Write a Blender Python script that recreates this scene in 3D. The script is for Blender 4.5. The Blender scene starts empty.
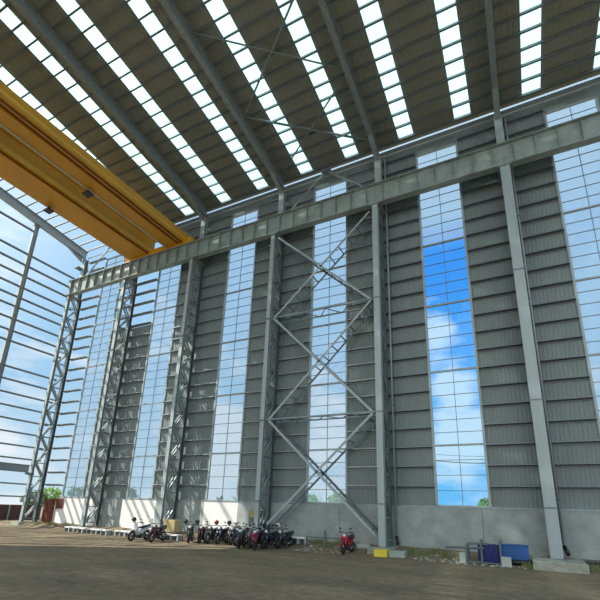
import bpy, bmesh, math, random
from mathutils import Vector as V, Matrix
random.seed(7)
S=bpy.context.scene; C=S.collection
ORD=['zeroth','first','second','third','fourth','fifth','sixth','seventh','eighth','ninth','tenth','eleventh','twelfth','thirteenth','fourteenth','fifteenth','sixteenth','seventeenth','eighteenth','nineteenth','twentieth']
ORD+=['twenty-'+o for o in ORD[1:10]]+['thirtieth']+['thirty-'+o for o in ORD[1:10]]
# ------------------------------------------------------------------ materials
def mat(name,col,rough=.6,metal=0,var=.12,scale=3.,col2=None,bump=0,bscale=20.,spec=.5,streak=False):
    m=bpy.data.materials.new(name); m.use_nodes=True; n=m.node_tree.nodes; l=m.node_tree.links
    b=n['Principled BSDF']; b.inputs['Roughness'].default_value=rough; b.inputs['Metallic'].default_value=metal
    b.inputs['Specular IOR Level'].default_value=spec
    tc=n.new('ShaderNodeTexCoord'); mp=n.new('ShaderNodeMapping'); l.new(tc.outputs['Object'],mp.inputs[0])
    if streak: mp.inputs['Scale'].default_value=(1,1,.12)
    nz=n.new('ShaderNodeTexNoise'); nz.inputs['Scale'].default_value=scale; nz.inputs['Detail'].default_value=6; nz.inputs['Roughness'].default_value=.65
    l.new(mp.outputs[0],nz.inputs['Vector'])
    cr=n.new('ShaderNodeValToRGB'); cr.color_ramp.elements[0].position=.3; cr.color_ramp.elements[1].position=.7
    c2=col2 or tuple(min(1,c*(1+var)) for c in col); c1=tuple(c*(1-var) for c in col) if not col2 else col
    cr.color_ramp.elements[0].color=(*c1,1); cr.color_ramp.elements[1].color=(*c2,1)
    l.new(nz.outputs['Fac'],cr.inputs[0]); l.new(cr.outputs[0],b.inputs['Base Color'])
    if bump:
        nb=n.new('ShaderNodeTexNoise'); nb.inputs['Scale'].default_value=bscale; nb.inputs['Detail'].default_value=5
        l.new(tc.outputs['Object'],nb.inputs['Vector'])
        bp=n.new('ShaderNodeBump'); bp.inputs['Strength'].default_value=bump; bp.inputs['Distance'].default_value=.05
        l.new(nb.outputs['Fac'],bp.inputs['Height']); l.new(bp.outputs[0],b.inputs['Normal'])
    return m
M={}
M['steel']=mat('painted_steel',(.26,.31,.32),.45,.15,.12,1.2,streak=True)
M['steel_light']=mat('light_painted_steel',(.36,.41,.42),.45,.1,.08,1.,streak=True)
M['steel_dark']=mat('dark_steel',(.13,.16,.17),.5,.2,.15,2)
M['galv']=mat('galvanised_steel',(.29,.33,.34),.4,.35,.18,5)
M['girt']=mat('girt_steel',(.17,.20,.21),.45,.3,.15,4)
M['runway']=mat('runway_beam_steel',(.29,.34,.32),.5,.1,.28,1.1)
M['clad']=mat('wall_cladding_sheet',(.205,.245,.24),.55,.1,.1,.8,streak=True)
M['roof']=mat('roof_sheet',(.33,.35,.31),.6,.05,.1,.6)
M['conc']=mat('concrete_plinth',(.34,.375,.365),.85,0,.22,1.3,bump=.15)
M['plaster']=mat('white_plaster',(.80,.80,.77),.85,0,.06,1.3,bump=.1)
M['pedestal']=mat('pedestal_concrete',(.34,.35,.29),.9,0,.3,3,bump=.3)
M['yellow']=mat('crane_yellow_paint',(.66,.31,.008),.4,0,.1,.7)
M['yellow2']=mat('crane_yellow_light',(.78,.46,.06),.4,0,.1,.7)
M['redbrown']=mat('crane_brown_and_shade',(.22,.06,.01),.6,0,.15,2)
M['safety']=mat('safety_yellow_paint',(.75,.60,.05),.6,0,.12,6)
M['white']=mat('white_paint',(.45,.47,.45),.6,0,.08,5)
M['rust']=mat('rusty_sheet',(.16,.05,.03),.85,.1,.3,3,bump=.3,streak=True)
M['maroon']=mat('maroon_container_paint',(.10,.035,.03),.7,0,.2,2)
M['black']=mat('black_plastic',(.015,.015,.018),.35,0,.1,10)
M['rubber']=mat('tyre_rubber',(.02,.02,.02),.85,0,.1,20)
M['chrome']=mat('bright_metal',(.25,.25,.26),.25,.9,.05,10)
M['red']=mat('red_bike_paint',(.38,.01,.03),.3,0,.05,10)
M['wht']=mat('white_bike_paint',(.75,.78,.8),.3,0,.05,10)
M['navybike']=mat('navy_bike_paint',(.015,.018,.045),.3,0,.05,10)
M['maroonb']=mat('maroon_bike_paint',(.07,.01,.02),.3,0,.05,10)
M['greyb']=mat('grey_bike_paint',(.03,.032,.036),.3,0,.05,10)
M['pinkb']=mat('magenta_bike_paint',(.2,.015,.06),.3,0,.05,10)
M['lamp']=mat('headlamp_lens',(.7,.75,.8),.1,0,.02,10)
M['blue']=mat('blue_sheet',(.008,.085,.30),.45,0,.15,3)
M['navy']=mat('navy_cloth',(.012,.015,.12),.7,0,.15,4)
M['tan']=mat('cardboard',(.42,.34,.17),.85,0,.12,4)
M['junction']=mat('brown_cabinet',(.30,.27,.20),.7,0,.2,4)
M['leaf']=mat('green_leaves',(.12,.24,.05),.6,0,.3,2.5)
M['leaf2']=mat('bright_green_leaves',(.25,.42,.07),.6,0,.25,2.5)
M['bark']=mat('bark',(.14,.10,.07),.9,0,.2,8)
M['grass']=mat('weeds',(.16,.18,.07),.8,0,.3,6)
M['straw']=mat('dry_litter',(.5,.5,.42),.8,0,.2,6)
# ground
def ground_mat():
    m=bpy.data.materials.new('packed_dirt'); m.use_nodes=True; n=m.node_tree.nodes; l=m.node_tree.links
    b=n['Principled BSDF']; b.inputs['Roughness'].default_value=.95; b.inputs['Specular IOR Level'].default_value=.1
    tc=n.new('ShaderNodeTexCoord')
    def noise(s,d=6,sc=(1,1,1)):
        mp=n.new('ShaderNodeMapping'); mp.inputs['Scale'].default_value=sc; l.new(tc.outputs['Object'],mp.inputs[0])
        x=n.new('ShaderNodeTexNoise'); x.inputs['Scale'].default_value=s; x.inputs['Detail'].default_value=d; x.inputs['Roughness'].default_value=.7
        l.new(mp.outputs[0],x.inputs['Vector']); return x
    def ramp(src,p0,c0,p1,c1):
        r=n.new('ShaderNodeValToRGB'); r.color_ramp.elements[0].position=p0; r.color_ramp.elements[1].position=p1
        r.color_ramp.elements[0].color=(*c0,1); r.color_ramp.elements[1].color=(*c1,1); l.new(src.outputs['Fac'],r.inputs[0]); return r
    a=ramp(noise(.22,5,(1,1.8,1)),.33,(.20,.165,.12),.68,(.34,.275,.185))
    g=ramp(noise(3.5,8),.3,(.55,.55,.55),.75,(1.25,1.2,1.15))
    g2=ramp(noise(30,3),.35,(.75,.75,.75),.7,(1.15,1.15,1.15))
    mx=n.new('ShaderNodeMixRGB'); mx.blend_type='MULTIPLY'; mx.inputs[0].default_value=.8; l.new(a.outputs[0],mx.inputs[1]); l.new(g.outputs[0],mx.inputs[2])
    my=n.new('ShaderNodeMixRGB'); my.blend_type='MULTIPLY'; my.inputs[0].default_value=.8; l.new(mx.outputs[0],my.inputs[1]); l.new(g2.outputs[0],my.inputs[2])
    l.new(my.outputs[0],b.inputs['Base Color'])
    bp=n.new('ShaderNodeBump'); bp.inputs['Strength'].default_value=.5; bp.inputs['Distance'].default_value=.05
    l.new(noise(9,8).outputs['Fac'],bp.inputs['Height']); l.new(bp.outputs[0],b.inputs['Normal'])
    return m
M['dirt']=ground_mat()
def glass(name,col,gl=.06):
    m=bpy.data.materials.new(name); m.use_nodes=True; n=m.node_tree.nodes; l=m.node_tree.links
    n.remove(n['Principled BSDF']); o=n['Material Output']
    t=n.new('ShaderNodeBsdfTransparent'); t.inputs[0].default_value=(*col,1)
    g=n.new('ShaderNodeBsdfGlossy'); g.inputs['Roughness'].default_value=.05
    mx=n.new('ShaderNodeMixShader'); mx.inputs[0].default_value=gl
    l.new(t.outputs[0],mx.inputs[1]); l.new(g.outputs[0],mx.inputs[2]); l.new(mx.outputs[0],o.inputs[0]); return m
def milky(name,col,tc_,f):
    m=glass(name,col,.02); n=m.node_tree.nodes; l=m.node_tree.links; o=n['Material Output']; a=o.inputs[0].links[0].from_socket
    t=n.new('ShaderNodeBsdfTranslucent'); t.inputs[0].default_value=(*tc_,1); x=n.new('ShaderNodeMixShader'); x.inputs[0].default_value=f
    l.new(a,x.inputs[1]); l.new(t.outputs[0],x.inputs[2]); l.new(x.outputs[0],o.inputs[0]); return m
M['glass']=milky('milky_glazing',(.93,.97,1),(.9,.97,1),.2)
M['blueglass']=glass('blue_tinted_glazing',(.80,.93,1.0),.02)
def skylight():
    m=bpy.data.materials.new('translucent_skylight'); m.use_nodes=True; n=m.node_tree.nodes; l=m.node_tree.links
    n.remove(n['Principled BSDF']); o=n['Material Output']
    t=n.new('ShaderNodeBsdfTransparent'); t.inputs[0].default_value=(.8,.97,.97,1)
    g=n.new('ShaderNodeBsdfTranslucent'); g.inputs[0].default_value=(.55,.78,.78,1)
    mx=n.new('ShaderNodeMixShader'); mx.inputs[0].default_value=.8
    l.new(t.outputs[0],mx.inputs[1]); l.new(g.outputs[0],mx.inputs[2]); l.new(mx.outputs[0],o.inputs[0]); return m
M['skylight']=skylight()
# ------------------------------------------------------------------ mesh builder
class MB:
    def __init__(s): s.v=[]; s.f=[]
    def add(s,vs,fs):
        o=len(s.v); s.v+= [tuple(v) for v in vs]; s.f+=[tuple(i+o for i in f) for f in fs]; return s
    def box(s,x0,x1,y0,y1,z0,z1):
        vs=[(x,y,z) for z in(z0,z1) for y in(y0,y1) for x in(x0,x1)]
        return s.add(vs,[(0,2,3,1),(4,5,7,6),(0,1,5,4),(2,6,7,3),(0,4,6,2),(1,3,7,5)])
    def bar(s,p,q,w,h,up=(0,0,1)):
        p,q=V(p),V(q); d=(q-p).normalized(); u=V(up)
        if abs(d.dot(u))>.98: u=V((0,1,0))
        a=d.cross(u).normalized(); b=a.cross(d).normalized()
        vs=[e+a*(i*w/2)+b*(j*h/2) for e in(p,q) for j in(-1,1) for i in(-1,1)]
        return s.add(vs,[(0,1,3,2),(4,6,7,5),(0,4,5,1),(2,3,7,6),(0,2,6,4),(1,5,7,3)])
    def ibeam(s,p,q,w,h,tf=.025,tw=.02,up=(0,0,1)):
        p,q=V(p),V(q); d=(q-p).normalized(); u=V(up)
        if abs(d.dot(u))>.98: u=V((0,1,0))
        a=d.cross(u).normalized(); b=a.cross(d).normalized()
        pr=[(-w/2,-h/2),(w/2,-h/2),(w/2,-h/2+tf),(tw/2,-h/2+tf),(tw/2,h/2-tf),(w/2,h/2-tf),(w/2,h/2),(-w/2,h/2),(-w/2,h/2-tf),(-tw/2,h/2-tf),(-tw/2,-h/2+tf),(-w/2,-h/2+tf)]
        n=12; vs=[e+a*x+b*y for e in(p,q) for x,y in pr]
        fs=[(i,(i+1)%n,(i+1)%n+n,i+n) for i in range(n)]
        fs+=[(0,11,2,1),(11,10,3,2),(10,9,4,3),(9,8,5,4),(8,7,6,5)]
        fs+=[tuple(i+n for i in reversed(f)) for f in fs[n:]]
        return s.add(vs,fs)
    def angle(s,p,q,w,t=.02,up=(0,0,1)):
        s.bar(p,q,w,t,up); 
        p,q=V(p),V(q); d=(q-p).normalized(); u=V(up); a=d.cross(u).normalized(); b=a.cross(d).normalized()
        o=a*(w/2-t/2)+b*(w/2)
        return s.bar(p+o,q+o,t,w,up)
    def tube(s,p,q,r,r2=None,n=12,caps=True):
        p,q=V(p),V(q); d=(q-p).normalized(); u=V((0,0,1)) if abs(d.z)<.95 else V((1,0,0))
        a=d.cross(u).normalized(); b=a.cross(d); r2=r if r2 is None else r2
        vs=[e+(a*math.cos(2*math.pi*i/n)+b*math.sin(2*math.pi*i/n))*rr for e,rr in((p,r),(q,r2)) for i in range(n)]
        fs=[(i,(i+1)%n,(i+1)%n+n,i+n) for i in range(n)]
        if caps: fs+=[tuple(reversed(range(n))),tuple(range(n,2*n))]
        return s.add(vs,fs)
    def path(s,pts,r,n=8):
        for a,b in zip(pts,pts[1:]): s.tube(a,b,r,n=n)
        return s
    def torus(s,c,R,r,axis='x',N=20,n=8):
        vs=[]
        for i in range(N):
            A=2*math.pi*i/N
            for j in range(n):
                B=2*math.pi*j/n; rr=R+r*math.cos(B); vs.append(V(c)+V((r*math.sin(B),rr*math.cos(A),rr*math.sin(A))))
        fs=[(i*n+j,((i+1)%N)*n+j,((i+1)%N)*n+(j+1)%n,i*n+(j+1)%n) for i in range(N) for j in range(n)]
        return s.add(vs,fs)
    def loft(s,rings,close=True):
        n=len(rings[0]); o=len(s.v)
        vs=[p for r in rings for p in r]; fs=[]
        for k in range(len(rings)-1):
            for i in range(n): fs.append((k*n+i,k*n+(i+1)%n,(k+1)*n+(i+1)%n,(k+1)*n+i))
        if close: fs+=[tuple(reversed(range(n))),tuple(range((len(rings)-1)*n,len(rings)*n))]
        return s.add(vs,fs)
    def blob(s,c,rx,ry,rz,N=10,n=6):
        rings=[]
        for k in range(n+1):
            t=math.pi*(k+.0001)/(n+.0002) ; z=-math.cos(t); r=max(.02,math.sin(t))
            rings.append([V(c)+V((rx*r*math.cos(2*math.pi*i/N),ry*r*math.sin(2*math.pi*i/N),rz*z)) for i in range(N)])
        return s.loft(rings)
    def build(s,name,m,parent=None,smooth=False,bev=0):
        me=bpy.data.meshes.new(name); me.from_pydata(s.v,[],s.f); me.materials.append(M[m] if isinstance(m,str) else m)
        b=bmesh.new(); b.from_mesh(me); bmesh.ops.recalc_face_normals(b,faces=b.faces); b.to_mesh(me); b.free()
        if smooth:
            for p in me.polygons: p.use_smooth=True
        o=bpy.data.objects.new(name,me); C.objects.link(o)
        if parent: o.parent=parent; 
        if bev:
            md=o.modifiers.new('bevel','BEVEL'); md.width=bev; md.segments=2
        return o
def tag(o,label=None,cat=None,group=None,kind=None):
    if label: o['label']=label
    if cat: o['category']=cat
    if group: o['group']=group
    if kind: o['kind']=kind
    return o
def empty(name,loc=(0,0,0),rz=0):
    o=bpy.data.objects.new(name,None); o.empty_display_size=.2; C.objects.link(o); o.location=loc; o.rotation_euler.z=rz; return o
def copy_tree(o,parent=None):
    c=o.copy(); C.objects.link(c)
    if parent: c.parent=parent
    for ch in o.children: copy_tree(ch,c)
    return c
G=-.35                         # yard level; column feet stand on z=0
COLX=[-24,-16,-8,0,8,16,24]
ZB0,ZB1=21.76,23.37            # runway beam
FY=-1.47                       # front chord
SL=.125; RZ=27.78      # roof plane z = RZ - SL*y
def roofz(y): return RZ-SL*y
BAYN=['first','second','third','fourth','fifth','sixth']
# ------------------------------------------------------------------ ground
def gz(x,y):
    t=min(1,max(0,(y+2.7)/1.9)); t=t*t*(3-2*t)
    z=G+(.0-G)*t*.97
    z+=.035*math.sin(x*1.7+y*.9)*math.sin(y*2.1-x*.6)*min(1,max(.15,(y+4)/3)) if y<.3 else 0
    return z
def axis(a,b,fa,fb,fine,co):
    r=[a]; 
    while r[-1]<b-1e-6: r.append(min(b,r[-1]+(fine if fa-1e-6<=r[-1]<fb else co)))
    return r
xs=axis(-120,160,-30,30,.5,6); ys=axis(-90,0,-6,0,.2,2)+axis(0,180,0,1,1,8)[1:]
g=MB(); nx=len(xs)
g.add([(x,y,gz(x,y)) for y in ys for x in xs],[(j*nx+i,j*nx+i+1,(j+1)*nx+i+1,(j+1)*nx+i) for j in range(len(ys)-1) for i in range(nx-1)])
o=g.build('floor','dirt',smooth=True); tag(o,'packed dirt yard floor running from the hall out past the wall','ground',kind='structure')
# ------------------------------------------------------------------ back wall
wall=empty('wall_back',(0,0,0)); tag(wall,'tall grey ribbed metal side wall on a low concrete plinth','wall',kind='structure')
def corrugated(x0,x1,z0,z1,y=.12,p=.2,d=.02):
    pts=[]; x=x0
    while x<x1-1e-6:
        for dx,dy in((0,0),(.12,0),(.135,-d),(.185,-d)):
            if x+dx<x1: pts.append((x+dx,y+dy))
        x+=p
    pts.append((x1,y)); n=len(pts)
    m=MB(); m.add([(a,b,z) for z in(z0,z1) for a,b in pts]+[(a,b+.012,z) for z in(z0,z1) for a,b in pts],
        [(i,i+1,n+i+1,n+i) for i in range(n-1)]+[(2*n+i,3*n+i,3*n+i+1,2*n+i+1) for i in range(n-1)]+[(n+i,n+i+1,3*n+i+1,3*n+i) for i in range(n-1)]+[(i,2*n+i,2*n+i+1,i+1) for i in range(n-1)])
    return m
HW=1.35; ZT=27.6
for i in range(6):
    a,b=COLX[i],COLX[i+1]; c=(a+b)/2
    if i>0: 
        corrugated(a,c-HW,2.17,17.4 if i==1 else ZT).build('cladding_panel','clad',wall)
    corrugated(c+HW,b,2.17,17.46 if i==0 else ZT).build('cladding_panel','clad',wall)
    if i>1: corrugated(c-HW,c+HW,26.2,ZT).build('cladding_panel','clad',wall)
    elif i==1: corrugated(c-HW,c+HW,26.2,ZT).build('cladding_panel','clad',wall)
    # plinth
    x0=a if i else -22.0
    if i==0: MB().box(-22.0,-16.5,0,.25,-.5,2.12).build('plinth_panel','plaster',wall); MB().box(-16.5,-16,0,.25,-.5,2.12).build('plinth_panel','conc',wall)
    elif i in(1,2):
        w0=c-1.7 if i==1 else c-1.45; w1=c+1.9 if i==1 else c+1.45
        MB().box(a,w0,0,.25,-.5,2.12).build('plinth_panel','conc',wall)
        o=MB().box(w0,w1,0,.25,-.5,2.12).build('plinth_panel','plaster',wall); o['label']='white plastered plinth panel'
        MB().box(w1,b,0,.25,-.5,2.12).build('plinth_panel','conc',wall)
    else:
        MB().box(a+.01,c+.9,0,.25,-.5,2.12).build('plinth_panel','conc',wall)
        MB().box(c+.92,b-.01,.0,.25,-.5,2.12).build('plinth_panel','conc',wall)
MB().box(-22,24,-.03,.28,2.12,2.19).build('plinth_capping','galv',wall)
# windows
for i in range(6):
    c=(COLX[i]+COLX[i+1])/2; w=empty('window_%d'%(i+1),(c,.1,2.19)); 
    tag(w,'tall glazed strip in the %s bay from the open gable%s'%(BAYN[i],', lower part tinted deep blue' if i==4 else ''),'window',kind='structure')
    f=MB()
    for s in(-1,1): f.box(s*HW-.06,s*HW+.06,-.08,.06,0,26.2-2.19)
    f.box(-HW,HW,-.08,.06,26.1-2.19,26.2-2.19); f.box(-HW,HW,-.08,.06,0,.06)
    f.build('window_frame','steel_light',w)
    JO=[5.5,9.9,14.25,18.65,23.1]
    edges=[2.19]+JO+[26.2]
    for z in JO: MB().box(-HW+.06,HW-.06,-.07,.05,z-.05-2.19,z+.05-2.19).build('transom','galv',w)
    for k,(z0,z1) in enumerate(zip(edges,edges[1:])):
        m='blueglass' if (i==4 and k in(0,1,2,3)) else 'glass'
        n=max(1,round((z1-z0)/(.82 if k==0 else .733)))
        p=MB().box(-HW+.06,HW-.06,0,.008,z0+.05-2.19,z1-.05-2.19).build('glass_panel',m,w)
        if m=='blueglass': p['label']='deep blue tinted glass panel'
        gb=MB(); gb.box(-.014,.014,-.02,.03,z0-2.19,z1-2.19)
        for q in range(1,n): z=z0+(z1-z0)*q/n-2.19; gb.box(-HW+.06,HW-.06,-.02,.03,z-.014,z+.014)
        gb.build('glazing_bars','girt',p)
# girts
def zsec(x0,x1,z,y0=-.13,y1=.075):
    m=MB(); m.box(x0,x1,y0,y1,z-.012,z+.012); m.box(x0,x1,y0,y0+.02,z-.012,z+.085); m.box(x0,x1,y1-.02,y1,z-.085,z+.012); return m
ZG=[3.2+1.1*k for k in range(22)]
for i in range(6):
    a,b=COLX[i],COLX[i+1]; c=(a+b)/2
    for side,(x0,x1) in(('left',(a+.01,c-HW-.07)),('right',(c+HW+.07,b-.01))):
        if i==5 and side=='right': continue
        for k,z in enumerate(ZG):
            o=zsec(0,x1-x0,0).build('wall_girt',('steel_light' if i==0 else 'galv') if i<4 else 'girt'); o.location=(x0,0,z)  # girt colour carries the light: paler in lit left bays, darker in shaded right
            tag(o,'grey girt %s up from concrete wall, %s of window, %s bay from open gable'%(ORD[k+1],side,BAYN[i]),'girt','wall girts %s of the glazed strip, %s bay'%(side,BAYN[i]))
# ------------------------------------------------------------------ columns
def column(x,i):
    r=empty('lattice_column',(x,0,0))
    tag(r,'tall latticed grey steel column, %s from the open gable end'%ORD[i+1],'column','lattice columns along the side wall')
    fm='steel_light'
    fw={4:.38,5:.52}.get(i,.31)
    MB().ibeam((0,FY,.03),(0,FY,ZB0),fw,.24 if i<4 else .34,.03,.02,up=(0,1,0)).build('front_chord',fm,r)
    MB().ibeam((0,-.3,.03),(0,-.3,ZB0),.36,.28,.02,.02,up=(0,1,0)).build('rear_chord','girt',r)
    z=.3; k=0; P=1.19
    while z+P<ZB0+.05:
        y0,y1=(FY+.17,-.44) if k%2==0 else (-.44,FY+.17)
        m=MB()
        for s in(-.13,.13): m.bar((s,y0,z),(s,y1,z+P),.1,.1,up=(1,0,0))
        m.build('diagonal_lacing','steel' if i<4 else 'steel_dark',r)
        m=MB()
        for s in(-.17,.17): m.bar((s,FY+.17,z),(s,-.44,z),.06,.06)
        m.build('cross_lacing','steel',r); z+=P; k+=1
    MB().box(-.36,.36,FY-.28,FY+.28,0,.03).build('base_plate','steel_dark',r)
    MB().box(-.26,.26,-.55,-.05,0,.03).build('base_plate','steel_dark',r)
    for zz in(2.2,7.35,14.7): MB().box(-fw/2-.03,fw/2+.03,FY-.2,FY-(.165 if i>3 else .115),zz-.03,zz+.03).build('splice_plate','girt',r)
    MB().box(-.4,.4,FY-.22,-.1,ZB0-.06,ZB0-.005).build('cap_plate','steel',r)
    MB().ibeam((0,-.5,ZB0),(0,-.5,26.5),.46,.4,.025,.02,up=(0,1,0)).build('upper_shaft','steel_light' if i>1 else 'steel',r)
    MB().box(-.24,.24,-1.22,-.7,ZB0+.9,ZB0+.93).build('tie_plate','steel',r)
    return r
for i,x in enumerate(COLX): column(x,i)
# rain pipes beside the two rightmost columns in view
for i in(4,5):
    x=COLX[i]+.42
    r=empty('downpipe',(x,-.12,0)); tag(r,'slim light grey rain pipe against the wall right of the %s column'%ORD[i+1],'pipe','rain pipes beside the columns')
    MB().tube((0,-.1,.45),(0,-.1,26.9),.06).build('pipe','steel_light',r,True)
    MB().tube((0,-.1,.5),(.12,-.32,.12),.085).build('shoe','black',r,True)
    for z in(2.5,8,13.5,19,24.5): MB().box(-.09,.09,-.17,.1,z-.03,z+.03).build('clip','girt',r)
# runway beam and rail
for i in range(6):
    a,b=COLX[i],COLX[i+1]
    if i==0: a-=.35
    r=empty('crane_runway_beam',((a+b)/2,FY,ZB0)); h=ZB1-ZB0; L=(b-a)/2-.01
    tag(r,'deep grey crane runway beam with stiffeners spanning the %s bay from open gable'%BAYN[i],'beam','crane runway beams')
    MB().ibeam((-L,0,h/2),(L,0,h/2),.5,h,.035,.03).build('beam_body','runway',r)
    for k in range(7):
        x=-L+(2*L)*(k+.5)/7
        MB().box(x-.012,x+.012,-.235,-.016,.04,h-.04).box(x-.012,x+.012,.016,.235,.04,h-.04).build('stiffener','runway',r)
rl=MB().box(-24.3,24,FY-.04,FY+.04,ZB1,ZB1+.08).build('crane_rail','steel_dark'); tag(rl,'dark steel rail on top of the runway beam','rail')
# laced braces in fourth bay
YR=-.42
def brace(p,q,label,name='cross_brace',gr='laced cross braces of the fourth bay'):
    r=empty(name,(p[0],FY,p[1])); tag(r,label,'brace',gr)
    P0=V((0,0,0)); Q0=V((q[0]-p[0],0,q[1]-p[1])); B=V((0,YR-FY,0)); up=(0,1,0)
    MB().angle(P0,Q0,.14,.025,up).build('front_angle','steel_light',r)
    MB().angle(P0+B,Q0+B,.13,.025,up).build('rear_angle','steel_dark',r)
    n=int((Q0-P0).length/.85); 
    for k in range(n):
        a=P0.lerp(Q0,(k+.5)/n); 
        m=MB()
        m.bar(a,a+B,.075,.05).build('batten','steel',r)
    return r
lv=[(.55,7.35),(7.35,14.7),(14.7,21.4)]; nm=['bottom','middle','top']
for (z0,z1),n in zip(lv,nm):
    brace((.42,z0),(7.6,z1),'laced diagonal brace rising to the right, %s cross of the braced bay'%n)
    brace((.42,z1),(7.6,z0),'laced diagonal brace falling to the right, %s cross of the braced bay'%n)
for z,n in((7.35,'lower'),(14.7,'upper')):
    r=empty('laced_strut',(.3,FY,z)); tag(r,'horizontal laced strut between the crosses of the braced bay, %s one'%n,'strut','horizontal struts of the braced bay')
    L=7.4
    MB().angle((0,0,0),(L,0,0),.08,.02).build('front_angle','steel',r)
    MB().angle((0,YR-FY,0),(L,YR-FY,0),.08,.02).build('rear_angle','steel',r)
    z_=MB(); 
    for k in range(9):
        a=L*k/9; b=L*(k+1)/9
        MB().bar((a,0 if k%2 else YR-FY,0),(b,YR-FY if k%2 else 0,0),.05,.05).build('diagonal_lacing','steel',r)
def single(p,q,label,name,w=.12,m='steel',cat='brace',gr=None,up=(0,1,0)):
    p,q=V(p),V(q); o=MB().angle(V((0,0,0)),q-p,w,.02,up).build(name,m); o.location=p; tag(o,label,cat,gr); return o
single((.25,-.8,23.5),(3.9,-.8,26.75),'slim diagonal brace above the runway beam, left half of the braced bay','upper_brace')
single((7.75,-.8,23.5),(4.1,-.8,26.75),'slim diagonal brace above the runway beam, right half of the braced bay','upper_brace')
single((-23.75,-.8,23.5),(-20.1,-.8,26.75),'slim diagonal brace above the runway beam, next to the open gable','upper_brace',.14)
for i,x in enumerate((4,)): 
    o=MB().box(x-.35,x+.35,-1.0,-.6,26.62,26.86).build('gusset_box','steel_dark'); tag(o,'dark steel gusset where the two slim upper braces meet at the eave','bracket')
# ------------------------------------------------------------------ roof
YN=-42.0; YE=.13  # far roof edge stretched out of view to keep sun off the yard
roof=empty('ceiling',(0,0,0)); tag(roof,'sloping ribbed metal roof with rows of translucent skylight strips','roof',kind='structure')
def sheet(x0,x1,mt,nm):
    p=.3; d=.015; pts=[]; x=x0
    while x<x1-1e-6:
        for dx,dz in((0,0),(.2,0),(.225,d),(.275,d)):
            if x+dx<x1: pts.append((x+dx,dz))
        x+=p
    pts.append((x1,0)); n=len(pts); m=MB()
    vs=[(a,y,roofz(y)+dz+t) for t in(0,.015) for y in(YE,YN) for a,dz in pts]
    m.add(vs,[(i,i+1,n+i+1,n+i) for i in range(n-1)]+[(2*n+i,3*n+i,3*n+i+1,2*n+i+1) for i in range(n-1)]+[(i,2*n+i,2*n+i+1,i+1) for i in range(n-1)]+[(n+i,n+i+1,3*n+i+1,3*n+i) for i in range(n-1)])
    return m.build(nm,mt,roof)
def slab(x0,x1,mt,nm):
    m=MB(); vs=[(x,y,roofz(y)+.0) for y in(YE-.45,YN) for x in(x0,x1)]
    m.add(vs,[(0,1,3,2)]); return m.build(nm,mt,roof)
def sheet0():
    p=.3; d=.03; x=-24.3; pts=[]
    while x<-16:
        for dx,dz in((0,0),(.2,0),(.225,d),(.275,d)):
            if x+dx<-16: pts.append((x+dx,dz))
        x+=p
    pts.append((-16,0)); n=len(pts); m=MB()
    m.add([(a,y,roofz(y)+dz+t) for t in(0,.015) for y in(-13.2,YN) for a,dz in pts],[(i,i+1,n+i+1,n+i) for i in range(n-1)]+[(2*n+i,3*n+i,3*n+i+1,2*n+i+1) for i in range(n-1)]+[(i,2*n+i,2*n+i+1,i+1) for i in range(n-1)])
    m.build('roof_sheet','roof',roof)
sheet0()
for i in range(1,6):
    a=COLX[i]; e=[a]
    for s0,s1 in((1.55,2.6),(5.4,6.45)): e+=[a+s0,a+s1]
    e.append(a+8)
    for k in range(5):
        if k%2==0: sheet(e[k],e[k+1],'roof','roof_sheet')
        else: 
            slab(e[k],e[k+1],'skylight','skylight_strip'); 
            m=MB(); vs=[(x,y,roofz(y)) for y in(YE,YE-.45) for x in(e[k],e[k+1])]; m.add(vs,[(0,1,3,2)]).build('roof_sheet','roof',roof)
# rafters
for i,x in enumerate(COLX):
    r=empty('rafter',(x,0,0)); nm2='end' if i==0 else ORD[i+1]
    tag(r,('pale roof rafter along the open gable end' if i==0 else 'grey roof rafter rising from the top of the %s column from open gable'%ORD[i+1]),'rafter','roof rafters')
    xo=-.3 if i==0 else 0
    y0,y1=-.35,YN; dp=.85
    def ctr(y): return V((xo,y,roofz(y)-.3-dp/2))
    m=MB(); m.ibeam(ctr(y0),ctr(y1),.34,dp,.03,.02); m.build('rafter_body','steel_light' if i==0 else ('galv' if i>1 else 'steel'),r)
    MB().add([(xo+dx,y,z) for dx in(-.012,.012) for y,z in((-.74,26.2),(-.74,26.7),(-2.4,roofz(-2.4)-1.12),(-.72,26.2))],[(0,1,2,3),(7,6,5,4),(0,4,5,1),(1,5,6,2),(2,6,7,3),(3,7,4,0)]).build('haunch','steel',r)
    MB().bar((xo,-.72,26.2),(xo,-2.4,roofz(-2.4)-1.14),.34,.025,up=(0,.2,1)).build('haunch_flange','steel',r)
# purlins
for k in range(38):
    y=-.42-.955*k
    if y<YN: break
    m=MB(); L0,L1=-24.3,24.3; z=roofz(y)-.03
    m.box(L0,L1,-.01,.01,-.24,-.0).box(L0,L1,-.1,.01,-.26,-.24).box(L0,L1,-.01,.1,-.0,.015)
    o=m.build('roof_purlin','girt'); o.location=(0,y,z); tag(o,'thin roof purlin running the hall length, %s in from the side wall eave'%ORD[k+1],'purlin','roof purlins')
# roof braces in fourth bay
def rb(p,q,label):
    z=lambda y: roofz(y)-.36
    single((p[0],p[1],z(p[1])),(q[0],q[1],z(q[1])),label,'roof_brace',.11,'steel',gr='roof plane braces',up=(0,0,1))
rb((.2,-6.3),(7.8,-1.2),'roof plane brace of the braced bay running down to the fifth column')
rb((7.8,-6.3),(.2,-1.2),'roof plane brace of the braced bay running down to the fourth column')
rb((.2,-6.5),(7.8,-12.),'roof plane brace of the braced bay farther in, climbing to the right')
rb((7.8,-6.5),(.2,-12.),'roof plane brace of the braced bay farther in, climbing to the left')
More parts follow.
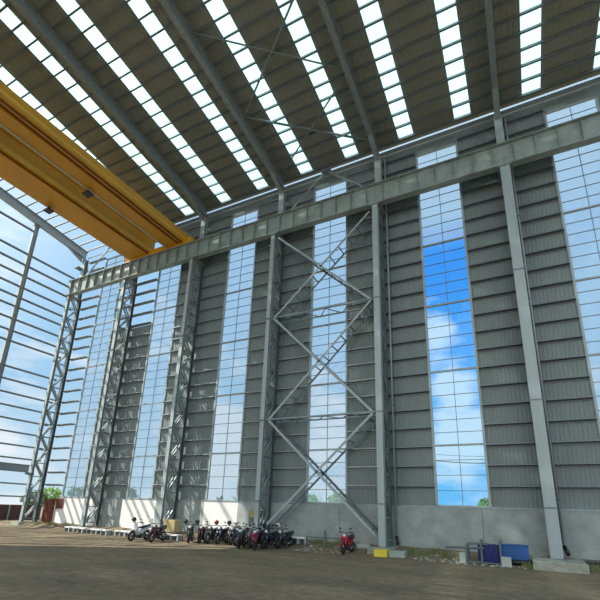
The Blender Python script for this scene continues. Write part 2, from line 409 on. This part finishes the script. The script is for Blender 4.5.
# eave strut
es=MB().tube((-24,-.32,26.72),(24,-.32,26.72),.05).build('eave_tie_rod','steel_light',smooth=True); tag(es,'thin pale tie running along the eave above the window strips','tie')
# ------------------------------------------------------------------ open gable end
GX=-24.45
posts=[-5.75,-11.6,-17.4,-23.2,-29.]
for k,y in enumerate(posts):
    r=empty('gable_post',(GX,y,0)); tag(r,'pale steel post of the open gable, %s in from the side wall'%ORD[k+1],'post','open gable posts')
    MB().ibeam((0,0,0),(0,0,roofz(y)-1.3),.3,.4,.02,.02,up=(0,1,0)).build('post_shaft','steel_light',r)
    MB().box(-.1,.1,-.28,.28,roofz(y)-1.35,roofz(y)-1.17).build('top_cleat','steel',r)
    MB().box(-.3,.3,-.3,.3,-.36,.02).build('base_plate','steel_dark',r)
zg=[2.14,3.2,5.35,6.45,7.55,8.65,9.75,10.85,12.,13.1,15.4,16.35,17.45,18.65,19.6,20.65,21.8,22.9,24.05]
ends=[-.5]+posts
for j in range(4):
    ya,yb=ends[j]-.12,ends[j+1]+.12
    zl=list(zg)+([26.6] if j else [])
    for k,z in enumerate(zl):
        o=MB().box(-.11,.11,0,ya-yb,-.012,.012).box(-.11,-.09,0,ya-yb,-.11,.01).box(.09,.11,0,ya-yb,-.11,.01).build('gable_girt','galv'); o.location=(GX,yb,z)
        tag(o,'horizontal rail across the open gable, %s up, %s span from the side wall'%(ORD[k+1],ORD[j+1]),'girt','open gable rails, %s span'%ORD[j+1])
gw=empty('wall_left_sun_block',(GX-.15,0,0)); tag(gw,'unseen ribbed sheeting at the far gable end, enlarged to block sun','wall',kind='structure')
cw=corrugated(0,25.5,-.4,34.5,0,.2,.02).build('cladding_panel','clad',gw); cw.rotation_euler.z=math.pi/2; cw.location=(0,-50,0)  # unseen sheeting, stretched past the hall and roof to keep sun off the yard
gb=empty('gable_tie_beam',(GX,0,4.47)); tag(gb,'deep grey tie beam low across the open gable','beam')
MB().ibeam((.42,-1.75,0),(.42,-30,0),.3,.66,.03,.02).build('beam_body','galv',gb)
MB().box(.2,.6,-1.9,-1.3,-.5,-.34).build('bracket','steel_dark',gb)
o=empty('column_bracket',(-24.3,-.35,25.3)); tag(o,'small cross bracket near the top of the corner column','bracket')
MB().box(-.3,.3,-.85,.35,-.06,.06).build('cross_arm','steel_dark',o); MB().box(-.28,.28,-.3,.3,.06,.5).build('bracket_box','galv',o)
# ------------------------------------------------------------------ crane
cr=empty('overhead_crane',(0,0,ZB1)); tag(cr,'big yellow double girder overhead crane riding on the runway beam','crane')
Z=.13
def g_part(name,x0,x1,z0,z1,m,y0=-1.05,y1=-32,bev=.02): return MB().box(x0,x1,y1,y0,z0,z1).build(name,m,cr)
ga=g_part('main_girder',-15.65,-13.35,Z+.1,2.15,'yellow'); 
MB().box(-13.35,-13.28,-32,-1.2,Z+.16,Z+.26).build('gap_shade_strip','redbrown',ga)  # dark strip standing for the shadow gap at the girder flange
MB().box(-13.35,-13.0,-32,-1.2,Z+.34,Z+.42).box(-13.06,-13.0,-32,-1.2,Z+.42,Z+.62).build('girder_ledge','yellow2',ga)
MB().box(-13.35,-13.22,-32,-1.2,2.0,2.1).build('top_rail_flange','yellow2',ga)
for k in range(14): MB().box(-13.35,-13.31,-3-2.1*k,-2.95-2.1*k,Z+.7,1.98).build('web_stiffener','yellow',ga)
gb2=g_part('main_girder',-10.95,-9.75,Z+.1,1.25,'yellow')
MB().box(-10.98,-10.86,-32,-1.2,Z+.02,Z+.1).build('gap_light_strip','straw',gb2)  # pale strip in place of the light seen through the gap between girders
MB().box(-9.75,-9.6,-32,-1.2,Z+.2,Z+.3).build('gap_shade_strip','redbrown',gb2)  # dark strip painted for the shaded gap before the walkway
wk=g_part('walkway',-9.6,-8.75,Z+.25,Z+.37,'yellow2'); 
MB().box(-8.79,-8.75,-32,-1.2,Z+.37,Z+.85).build('toe_board','yellow',wk)
MB().box(-9.3,-9.22,-32,-1.2,Z+.1,Z+.25).build('cable_tray','redbrown',wk)
for y in(-1.3,): 
    ec=MB().box(-16.3,-8.2,-1.72,-1.2,.12,.62).build('end_carriage','yellow',cr,bev=.03)
    for x in(-15.9,-14.9,-9.7,-8.7):
        w=MB(); w.tube((x,-1.53,.24),(x,-1.41,.24),.16,n=20); w.build('crane_wheel','steel_dark',ec,True)
MB().box(-12.9,-12.0,-1.7,-1.2,.1,.5).build('drive_motor','yellow2',cr)
for (x,y,z,n) in((-15.4,-9.7,Z+.1,1),(-10.95,-9.6,Z+.1,2)):
    l=MB().box(x-.05,x+.05,y-.05,y+.05,z-.3,z).build('floodlight','black',cr); MB().box(x-.3,x+.3,y-.25,y+.25,z-.42,z-.3).build('lamp_housing','black',l)
MB().box(-11.9,-11.0,-17,-15,1.4,2.2).build('hoist','redbrown',cr)
MB().box(-13.4,-10.9,-17.3,-14.7,2.15,2.35).build('trolley_frame','yellow2',cr)
# ------------------------------------------------------------------ pedestals etc
def boxthing(name,label,cat,x0,x1,y0,y1,z0,z1,m,bev=.03,gr=None):
    o=MB().box(x0-(x0+x1)/2,x1-(x0+x1)/2,y0-(y0+y1)/2,y1-(y0+y1)/2,0,z1-z0).build(name,m,bev=bev); o.location=((x0+x1)/2,(y0+y1)/2,z0); tag(o,label,cat,gr); return o
for i in(0,1,2,3): 
    boxthing('concrete_pedestal','low concrete footing under the %s column from the open gable'%ORD[i+1],'footing',COLX[i]-.6,COLX[i]+.6,-2.0,-.02,-.5,0,'pedestal',gr='column footings')
boxthing('concrete_pedestal','concrete footing under the fifth column, behind the yellow block','footing',7.4,8.62,-2.35,-.02,-.5,0,'pedestal',gr='column footings')
boxthing('concrete_pedestal','wide weathered concrete footing at the foot of the rightmost column','footing',15.0,17.0,-3.3,-.02,-.55,0,'pedestal',gr='column footings')
boxthing('painted_block','yellow painted concrete block at the foot of the fifth column','block',7.95,8.62,-2.95,-2.4,-.5,-.03,'safety')
boxthing('painted_block','greyish white block right of the yellow block','block',8.66,9.45,-2.75,-2.1,-.5,-.06,'conc')
boxthing('white_block','white block left of the fifth column foot','block',6.55,7.3,-1.6,-.9,-.3,.08,'white')
boxthing('dark_pit_cover','dark opening on the ground right of the wide footing','hole',17.1,18.6,-1.6,-.5,-.25,-.01,'black')
boxthing('dark_pit_cover','dark slab on the ground right of the white painted block','slab',9.6,11.0,-1.5,-.7,-.3,-.02,'steel_dark')
# slotted white benches (low racks)
def rack(x0,y0,L,rz,label,n):
    r=empty('low_slotted_rack',(x0,y0,gz(x0,y0)-.02),rz); tag(r,label,'rack','low white slotted racks')
    MB().box(0,L,-.25,.25,.30,.38).build('top_plank','plaster',r)
    MB().box(0,L,.15,.25,.0,.3).build('back_board','steel_dark',r)
    for k in range(n+1): MB().box(L*k/n-.06,L*k/n+.06,-.22,.15,0,.3).build('leg','conc',r)
rack(-16.2,-2.6,5.2,-.1,'long low white rack with dark slots beside the second column foot',9)
rack(-10.4,-2.9,2.6,-.1,'low white slotted rack behind the leftmost motorcycle',5)
rack(-7.6,-2.9,3.0,-.06,'low white slotted rack right of the third column foot',5)
rack(1.7,-1.6,1.9,-.05,'low dark slotted rack right of the motorcycle row',4)
o=boxthing('cardboard_box','tan box standing on end at the foot of the third column','box',-7.2,-6.2,-1.95,-1.35,0.02,.82,'tan')
bx=empty('wall_cabinet',(-.98,-.02,.75)); tag(bx,'small brown cabinet on the plinth left of the fourth column','cabinet')
MB().box(-.45,.45,-.25,0,.0,.85).build('cabinet_body','junction',bx); MB().box(-.38,.38,-.27,-.25,.45,.8).build('upper_door','tan',bx); MB().box(-.38,.38,-.27,-.25,.05,.4).build('lower_door','steel_dark',bx)
# railing
r=empty('pipe_railing',(3.7,-1.8,0)); tag(r,'single pipe railing on a short post in front of the braced bay','railing')
MB().tube((-.1,0,.28),(2.35,0,.3),.035).build('rail_pipe','girt',r,True); MB().box(1.02,1.14,-.05,.05,-.25,.68).build('post','steel_dark',r)
MB().box(.95,1.2,-.1,.1,.24,.34).build('clamp','steel_dark',r); MB().box(2.2,2.26,-.03,.03,-.3,.3).build('end_leg','girt',r)
MB().box(-.08,-.02,-.03,.03,-.3,.3).build('end_leg','girt',r)
# blue rack & sheet
fz=lambda x,y: gz(x,y)
r=empty('steel_frame_rack',(12.35,-2.6,fz(12.35,-2.6))); tag(r,'dark tubular rack holding a navy cover in front of the right bay','rack')
f=MB()
for y in(0,.7):
    MB().path([(0,y,.08),(0,y,.84),(.9,y,.84)],.035).build('end_hoop','steel_dark',r)
    MB().bar((-.02,y,.06),(1.5,y,.06),.07,.07).build('bottom_rail','steel_dark',r)
    for x in(.62,1.42): MB().bar((x,y-.1*(y==0),0),(x,y-.1*(y==0),1.05),.08,.08).build('upright','steel_dark',r)
for x in(0,1.42): MB().bar((x,0,.06),(x,.7,.06),.06,.06).build('cross_rail','steel_dark',r)
o=MB(); N=12
rings=[]
for k in range(N+1):
    x=.46+.98*k/N; w=.02*math.sin(k*2.1)
    rings.append([V((x,-.06+w,.12)),V((x,-.06-w,.5)),V((x,-.02,.84+w)),V((x,.62,.84-w)),V((x,.68,.5)),V((x,.68,.12))])
o.loft(rings); o=o.build('navy_cover','navy'); o.location=(12.35,-2.6,fz(12.35,-2.6)); tag(o,'navy blue cover draped over the dark tubular rack','cover')
r=empty('blue_bin',(13.75,-2.3,fz(13.75,-2.3)),.04); tag(r,'bright blue box leaning beside the navy covered rack','box')
MB().box(0,1.15,0,.5,.1,.82).build('bin_body','blue',r,bev=.03); MB().box(-.03,1.18,-.03,.53,.82,.86).build('bin_lid','blue',r); MB().tube((-.05,-.1,.1),(1.35,-.1,.14),.12).build('dark_roll','black',r,True)
for x in(.1,1.1): MB().box(x,x+.1,0,.5,0,.12).build('foot','steel_dark',r)
o=boxthing('white_container','small white container on the ground left of the navy cover','box',12.0,12.28,-2.7,-2.4,fz(12,-2.6),fz(12,-2.6)+.45,'white',.02)
o=boxthing('white_container','small white container between the navy cover and the blue box','box',13.78,14.18,-3.0,-2.7,fz(14,-2.85),fz(14,-2.85)+.4,'white',.02)
r=empty('steel_pipe_trestle',(11.4,-2.75,fz(11.4,-2.75))); tag(r,'dark steel pipe jutting left out of the tubular rack','pipe')
MB().tube((0,0,.63),(1.7,.05,.68),.05).build('pipe','steel_dark',r,True); MB().box(.9,.96,-.03,.03,0,.62).build('prop','steel_dark',r)
# rusty sheets + container outside the gable corner
def rusty(x0,x1,y,z0,z1,m,label,nm):
    s=corrugated(0,x1-x0,0,z1-z0,0,.22,.04).build(nm,m); s.location=(x0,y,z0); tag(s,label,'sheet'); return s
rusty(-23.4,-21.9,-.12,-.4,2.0,'rust','tall rusty corrugated sheet closing the wall beside the corner column','rusty_sheet')
rusty(-21.88,-20.9,-.08,1.2,2.05,'rust','short rusty sheet over the white plinth beside the taller sheet','rusty_sheet')
r=empty('shipping_container',(-31,-3.4,-.4)); tag(r,'dark maroon container standing outside the open gable','container')
def corr_box(L,W,H):
    pts=[]
    def side(ax,ay,bx,by):
        a=V((ax,ay,0)); b=V((bx,by,0)); n=int((b-a).length/.14); t=(b-a).normalized(); nn=V((t.y,-t.x,0))
        for k in range(n):
            pts.append(a.lerp(b,k/n)+nn*(.03 if (k//2)%2 else 0))
    side(0,0,L,0); side(L,0,L,W); side(L,W,0,W); side(0,W,0,0)
    return MB().loft([[p+V((0,0,z)) for p in pts] for z in(0,H)])
corr_box(2.6,6.2,1.75).build('container_body','maroon',r)
for x in(-.05,2.57): 
    for y in(-.05,6.17): MB().box(x,x+.1,y,y+.1,0,1.8).build('corner_post','rust',r)
MB().box(2.66,2.74,3.1,3.22,.05,1.75).build('lock_bar','galv',r)
# ------------------------------------------------------------------ motorcycles  (front towards -y, along y)
def bike(paint,helmet=None,scooter=True):
    r=empty('motorcycle',(0,0,0))
    for nm,y in(('front_wheel',-.62),('rear_wheel',.62)):
        w=MB().torus((0,y,.28),.225,.055).build(nm,'rubber',r,True)
        h=MB().tube((-.05,y,.28),(.05,y,.28),.06,n=12)
        for k in range(5): a=2*math.pi*k/5; h.bar((0,y,.28),(0,y+.19*math.cos(a),.28+.19*math.sin(a)),.03,.03,up=(1,0,0))
        h.build('hub','chrome',w)
    f=MB()
    for s in(-.08,.08): f.tube((s,-.62,.28),(s*.9,-.40,.86),.022)
    f.build('front_fork','chrome',r,True)
    # front fender
    fd=MB(); rings=[]
    for k in range(7):
        a=math.radians(35+k*20); rr=.30; y=-.62-rr*math.cos(a)*-1*-1; z=.28+rr*math.sin(a)
        rings.append([V((sx*.075,-.62+rr*math.cos(a)*1.0,z)) if abs(sx)>0 else V((0,-.62+(rr+.04)*math.cos(a),.28+(rr+.04)*math.sin(a))) for sx in(-1,0,1)]+[V((0,-.62+(rr-.01)*math.cos(a),.28+(rr-.01)*math.sin(a)))])
    fd.loft(rings); fd.build('front_fender',paint,r,True)
    # leg shield / nose fairing
    def sec(y,z,w,d,n=8): return [V((w*math.cos(2*math.pi*i/n),y+d*math.sin(2*math.pi*i/n),z)) for i in range(n)]
    MB().loft([sec(-.36,.40,.14,.05),sec(-.42,.58,.2,.08),sec(-.44,.76,.19,.10),sec(-.42,.90,.12,.08)]).build('front_fairing',paint,r,True)
    def secy(y,z,w,h,n=8): return [V((w*math.cos(2*math.pi*i/n),y,z+h*math.sin(2*math.pi*i/n))) for i in range(n)]
    MB().loft([secy(-.36,.5,.1,.13),secy(-.1,.42,.12,.13),secy(.1,.48,.14,.17),secy(.4,.62,.14,.13),secy(.72,.72,.10,.09),secy(.9,.78,.04,.04)]).build('body_panel',paint,r,True)
    MB().loft([secy(-.08,.70,.10,.04),secy(.1,.72,.14,.06),secy(.4,.76,.14,.06),secy(.75,.83,.10,.05)]).build('seat','black',r,True)
    MB().loft([secy(-.15,.28,.12,.1),secy(.05,.26,.14,.13),secy(.3,.28,.12,.1),secy(.45,.3,.08,.06)]).build('engine','greyb',r,True)
    MB().tube((.13,.05,.22),(.15,.75,.34),.045,.06).build('exhaust','chrome',r,True)
    hb=MB().path([(-.34,-.22,.98),(-.16,-.36,.97),(0,-.40,.94),(.16,-.36,.97),(.34,-.22,.98)],.016).build('handlebar','black',r,True)
    for s in(-1,1):
        MB().tube((s*.34,-.22,.98),(s*.25,-.29,.975),.026).build('grip','rubber',hb,True)
        m=MB().path([(s*.2,-.33,.98),(s*.24,-.36,1.12)],.007).blob((s*.26,-.36,1.15),.06,.015,.04)
        m.build('mirror','black',hb,True)
    MB().blob((0,-.5,.84),.09,.05,.07).build('headlamp','lamp',r,True)
    MB().blob((0,.86,.70),.07,.04,.04).build('tail_lamp','red',r,True)
    MB().box(-.09,.09,.88,.895,.48,.6).build('number_plate','white',r)
    MB().bar((0,.55,.45),(0,.9,.42),.12,.02).build('rear_fender','black',r)
    MB().tube((-.1,0,.2),(-.26,-.03,.01),.012).build('side_stand','black',r,True)
    return r
def face(x,y):  # yaw aiming bike front (-y) at the camera area
    return math.atan2(15-x,-(-25-y))
bikes=[ # x, y, yaw offset, paint, helmet, label
 (-6.1,-5.0,-.7,'wht','navybike','white and black motorcycle on its own, leftmost of all, helmet on its handlebar'),
 (-4.85,-4.75,-.5,'maroonb',None,'dark maroon motorcycle second from the left, beside the white one'),
 (-3.15,-3.5,-.15,'greyb','black','dark motorcycle at left end of the long row, black helmet on handlebar'),
 (-2.55,-3.1,-.25,'maroonb','black','maroon motorcycle second in the long row, black helmet on handlebar'),
 (-1.85,-3.0,-.45,'greyb',None,'dark grey motorcycle third in the long row, no helmet'),
 (-1.15,-3.0,-.4,'navybike','red','navy motorcycle in mid row with a red helmet'),
 (-.45,-2.7,-.35,'greyb','navybike','dark motorcycle in mid row with a navy helmet'),
 (.15,-2.9,-.45,'navybike',None,'plain black motorcycle behind the nearest pair'),
 (1.15,-4.3,-.2,'greyb',None,'dark motorcycle standing nearest the camera, left one of the front pair'),
 (2.0,-4.5,.15,'pinkb',None,'magenta panelled motorcycle, right one of the front pair'),
 (1.55,-3.1,-.3,'maroonb',None,'maroon motorcycle behind the front pair, by the fourth column'),
 (2.35,-3.2,-.55,'navybike','black','navy motorcycle second from the right end of the row'),
 (2.9,-2.6,-.55,'greyb','wht','grey motorcycle at right end of the row with white helmet'),
 (6.75,-2.75,-.35,'red',None,'bright red scooter standing alone in front of the braced bay'),
]
HL={}
for (bx_,by_,_d,_p,_h,_l),t_ in zip([b for b in bikes if b[4]],['leftmost white and black motorcycle','dark motorcycle at left end of the row','maroon motorcycle second in the row','navy motorcycle mid row, red helmet','dark motorcycle mid row, navy helmet','navy motorcycle second from right end','grey motorcycle at right end, white helmet']): HL[(bx_-.25*(bx_>-4),by_)]=t_
protos={}
for x,y,dy,p,h,lab in bikes:
    key=(p,h)
    if key not in protos: r=bike(p,h); protos[key]=r
    else: r=copy_tree(protos[key])
    x-=.25*(x>-4); r.scale=(1.08,1.08,1.08); r.location=(x,y,gz(x,y)); r.rotation_euler.z=face(x,y)+dy; tag(r,lab,'motorcycle','motorcycles parked along the wall')
    if h:
        mtx=Matrix.Translation(r.location)@Matrix.Rotation(r.rotation_euler.z,4,'Z')@Matrix.Scale(1.08,4)
        hm=MB().blob((0,0,0),.13,.15,.13,14,9).build('helmet',h,None,True); hm.location=mtx@V((-.3,-.24,1.13)); hm.rotation_euler.z=r.rotation_euler.z
        MB().box(-.09,.09,-.145,-.1,-.05,.05).build('visor','black',hm,bev=.015)
        tag(hm,'helmet hanging on the handlebar of the '+HL[(x,y)],'helmet','helmets on handlebars')
# ------------------------------------------------------------------ weeds, litter
def tuft(x,y,n,h,label,gr,spread=.25,m='grass'):
    b=MB()
    for _ in range(n):
        a=random.uniform(0,6.28); d=random.uniform(0,spread); hh=h*random.uniform(.5,1.1); px,py=d*math.cos(a),d*math.sin(a)
        lx,ly=random.uniform(-.5,.5)*hh,random.uniform(-.5,.5)*hh; w=.018
        b.add([(px-w,py,0),(px+w,py,0),(px+lx*.5+w*.7,py+ly*.5,hh*.6),(px+lx*.5-w*.7,py+ly*.5,hh*.6),(px+lx,py+ly,hh)],[(0,1,2,3),(3,2,4)])
    o=b.build('weed_tuft',m); o.location=(x,y,gz(x,y)-.01); tag(o,label,'weeds',gr); return o
wd=[(-21.8,-1.4),(-20.6,-1.1),(-19.4,-1.5),(-18.2,-1.2),(4.2,-1.2),(4.9,-1.6),(5.5,-1.0),(9.5,-1.6),(10.2,-2.0),(10.7,-1.5),(11.3,-1.9),(17.2,-2.2),(17.9,-1.7),(6.2,-1.3),(14.9,-2.9)]
for k,(x,y) in enumerate(wd):
    tuft(x,y,70,.3,'short green weeds growing on the dirt bank at the wall foot','weeds on the dirt bank',.45)
tuft(0,-6,1,.01,'x','x') if False else None
lt=MB()
for _ in range(160):
    x=random.uniform(9.8,14.8) if random.random()<.7 else random.uniform(3,6.4); y=random.uniform(-3.4,-1.7); s=random.uniform(.02,.08); z=gz(x,y)+.004
    lt.blob((x,y,z),s,s*.7,s*.45,6,4)
o=lt.build('rubble','straw'); tag(o,'scattered pale rubble and stones on the bank at the wall foot','rubble',kind='stuff')
# ------------------------------------------------------------------ outside
def tree(x,y,h,rad,label,m='leaf',palm=False):
    r=empty('banana_plant' if palm else 'leafy_tree',(x,y,gz(x,y))); tag(r,label,'plant' if palm else 'tree','trees outside the wall')
    MB().tube((0,0,-.1),(.1,0,h*.55),.09 if palm else h*.03,h*.015).build('trunk','bark',r,True)
    b=MB()
    if palm:
        for k in range(11):
            a=2*math.pi*k/11+random.random()*.4; L=h*random.uniform(.35,.5); up=random.uniform(.35,1.2); w=.22
            pts=[]
            for t in range(6):
                u=t/5; pts.append(V((math.cos(a)*L*u*.8,math.sin(a)*L*u*.8,h*.5+L*up*u-L*.7*u*u*.8)))
            s=V((-math.sin(a),math.cos(a),0))
            for t in range(5):
                wa=w*math.sin(math.pi*(t/5)*.9+.25); wb=w*math.sin(math.pi*((t+1)/5)*.9+.25)
                b.add([pts[t]-s*wa,pts[t]+s*wa,pts[t+1]+s*wb,pts[t+1]-s*wb],[(0,1,2,3)])
    else:
        for _ in range(1100):
            t=random.uniform(0,6.28); u=random.uniform(-1,1); q=random.uniform(.45,1)**.5
            cl=random.Random(int((t*1.3+u*2)*2)).uniform(.7,1.15)
            c=V((rad*q*cl*math.sqrt(1-u*u)*math.cos(t),rad*q*cl*math.sqrt(1-u*u)*math.sin(t),h*.68+h*.32*q*cl*u)); s=random.uniform(.08,.2)
            a=V((random.gauss(0,1),random.gauss(0,1),random.gauss(0,1))).normalized(); d=a.orthogonal().normalized(); e=a.cross(d)
            b.add([c-d*s,c-e*s*.5,c+d*s,c+e*s*.5],[(0,1,2,3)])
    b.build('foliage',m,r)
tree(-33,5,2.9,1.5,'leafy green tree behind the rusty sheet beyond the open gable corner')
tree(-37.5,9.5,3.6,1.5,'second green tree seen through the first bay girts','leaf2')
tree(-38,13.5,3.9,1.3,'small green tree low in the leftmost glazed strip')
tree(-16.8,17,3.9,1.0,'first banana plant low behind the third glazed strip','leaf2',True)
tree(-19.4,19,3.6,1.0,'second banana plant left of the first, behind the third glazed strip','leaf',True)
tree(-16.6,20.5,4.1,1.0,'third banana plant at the right edge of the third glazed strip','leaf2',True)
tree(-9.6,26,3.9,1.5,'bushy tree low at the left of the braced bay window','leaf2')
tree(-7.4,30,4.3,1.7,'bushy tree low at the right of the braced bay window','leaf2')
tree(10.9,30,3.9,1.0,'small dark tree low at the right edge of the blue tinted strip')
tree(-29.6,15,3.9,.8,'slim tree at the left edge of the second glazed strip')
# power line
for k,(x) in enumerate((6.7,19.2)):
    r=empty('utility_pole',(x,14,0)); tag(r,'utility pole hidden behind the cladding %s of the blue tinted strip'%('left','right')[k],'pole')
    MB().tube((0,0,-.2),(0,0,7.4),.11,.08).build('pole_shaft','bark',r,True); MB().box(-.05,.05,-.5,.5,6.4,6.5).build('cross_arm','bark',r)
for k,(y,z) in enumerate(((13.6,6.5),(14.4,6.55),(14,7.1))):
    pts=[(6.7+12.5*t/12,y,z-.55*(1-(2*t/12-1)**2)) for t in range(13)]
    o=MB().path(pts,.018,6).build('overhead_cable','black'); tag(o,'%s sagging overhead cable outside behind the blue tinted strip'%('nearest','farthest','topmost')[k],'cable')
# ------------------------------------------------------------------ world
w=bpy.data.worlds.new('sky'); S.world=w; w.use_nodes=True; n=w.node_tree.nodes; l=w.node_tree.links
bg=n['Background']; tc=n.new('ShaderNodeTexCoord'); sep=n.new('ShaderNodeSeparateXYZ'); l.new(tc.outputs['Generated'],sep.inputs[0])
def ramp(src,els):
    r=n.new('ShaderNodeValToRGB'); l.new(src,r.inputs[0]); e=r.color_ramp.elements
    e[0].position=els[0][0]; e[0].color=(*els[0][1],1); e[1].position=els[-1][0]; e[1].color=(*els[-1][1],1)
    for p,c in els[1:-1]: x=e.new(p); x.color=(*c,1)
    return r
def mrange(src,a,b,c,d):
    r=n.new('ShaderNodeMapRange'); l.new(src,r.inputs[0])
    for k,v in zip(('From Min','From Max','To Min','To Max'),(a,b,c,d)): r.inputs[k].default_value=v
    return r.outputs[0]
def math_(op,a,b):
    m=n.new('ShaderNodeMath'); m.operation=op
    for k,v in enumerate((a,b)):
        if isinstance(v,(int,float)): m.inputs[k].default_value=v
        else: l.new(v,m.inputs[k])
    return m.outputs[0]
def mix(f,a,b,blend='MIX'):
    m=n.new('ShaderNodeMixRGB'); m.blend_type=blend
    for k,v in enumerate((f,a,b)):
        if isinstance(v,float): m.inputs[k].default_value=v
        elif isinstance(v,tuple): m.inputs[k].default_value=(*v,1)
        else: l.new(v,m.inputs[k])
    return m.outputs[0]
pale=ramp(sep.outputs[2],[(0,(.60,.78,.88)),(.25,(.37,.63,.88)),(.55,(.36,.62,.92)),(.75,(.58,.78,.93))]).outputs[0]
deep=ramp(sep.outputs[2],[(0,(.18,.58,.93)),(.25,(.13,.49,.95)),(.5,(.08,.38,.96)),(.9,(.04,.28,.9))]).outputs[0]
fx=math_('MULTIPLY',mrange(sep.outputs[0],-.24,-.16,0,1),mrange(sep.outputs[0],-.03,.03,1,0))
fx=math_('MULTIPLY',fx,mrange(sep.outputs[2],.54,.60,1,0))
base=mix(fx,pale,deep)
mp=n.new('ShaderNodeMapping'); mp.inputs['Scale'].default_value=(1,1,2.4); mp.inputs['Location'].default_value=(.35,.2,.1); l.new(tc.outputs['Generated'],mp.inputs[0])
nz=n.new('ShaderNodeTexNoise'); nz.inputs['Scale'].default_value=5.5; nz.inputs['Detail'].default_value=8; nz.inputs['Roughness'].default_value=.55; l.new(mp.outputs[0],nz.inputs['Vector'])
v=math_('ADD',nz.outputs['Fac'],mrange(sep.outputs[2],0,.5,.10,-.09))
# cloud heaps over the yard beyond the wall
for d,lo,amp in(((-.115,.978,.175),.9965,.24),((-.155,.90,.41),.9975,.22),((-.11,.961,.27),.9985,.15),((-.80,.41,.44),.99,.13),((-.40,.90,.17),.992,.13),((-.60,.78,.13),.992,.20)):
    dt=n.new('ShaderNodeVectorMath'); dt.operation='DOT_PRODUCT'; dt.inputs[1].default_value=V(d).normalized(); l.new(tc.outputs['Generated'],dt.inputs[0])
    v=math_('ADD',v,mrange(dt.outputs['Value'],lo,1,0,amp))
cl=ramp(v,[(.52,(0,0,0)),(.70,(1,1,1))]).outputs[0]
sky=mix(math_('MULTIPLY',cl,.85),base,(.88,.93,.97))
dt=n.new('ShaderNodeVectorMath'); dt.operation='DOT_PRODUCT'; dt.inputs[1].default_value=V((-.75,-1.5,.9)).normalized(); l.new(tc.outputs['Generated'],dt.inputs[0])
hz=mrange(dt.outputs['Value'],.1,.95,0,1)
sky=mix(hz,sky,(1.60,1.74,1.74))            # bright haze added behind the camera as fill light for the hall
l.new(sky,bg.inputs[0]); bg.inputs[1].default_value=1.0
sun=bpy.data.lights.new('sun','SUN'); sun.energy=5.6; sun.angle=.009; sun.color=(1,.95,.86); so=bpy.data.objects.new('sun',sun); C.objects.link(so)
so.rotation_euler=V((1,.75,-1.2)).to_track_quat('-Z','Y').to_euler()
# ------------------------------------------------------------------ camera
yaw,pit,rol=-.4785,.2962,.0334
F=V((math.sin(yaw)*math.cos(pit),math.cos(yaw)*math.cos(pit),math.sin(pit))); R0=V((math.cos(yaw),-math.sin(yaw),0)); U0=R0.cross(F)
c,s=math.cos(rol),math.sin(rol); Rr=R0*c+U0*s; U=-R0*s+U0*c
cam=bpy.data.cameras.new('camera'); co=bpy.data.objects.new('camera',cam); C.objects.link(co)
mt=Matrix((Rr,U,-F)).transposed().to_4x4(); mt.translation=V((14.982,-25.004,1.727)); co.matrix_world=mt
cam.sensor_width=36; cam.lens=424.4/600*36; cam.shift_x=(300-301.19)/600; cam.shift_y=(380.67-300)/600; cam.clip_end=600; cam.clip_start=.05
S.camera=co
cr.rotation_euler.z=math.radians(-.5); cr.location=(-.03,0,ZB1)
S.view_settings.view_transform='Standard'; S.view_settings.look='None'; S.view_settings.gamma=1; S.view_settings.exposure=0; S.view_settings.use_curve_mapping=False
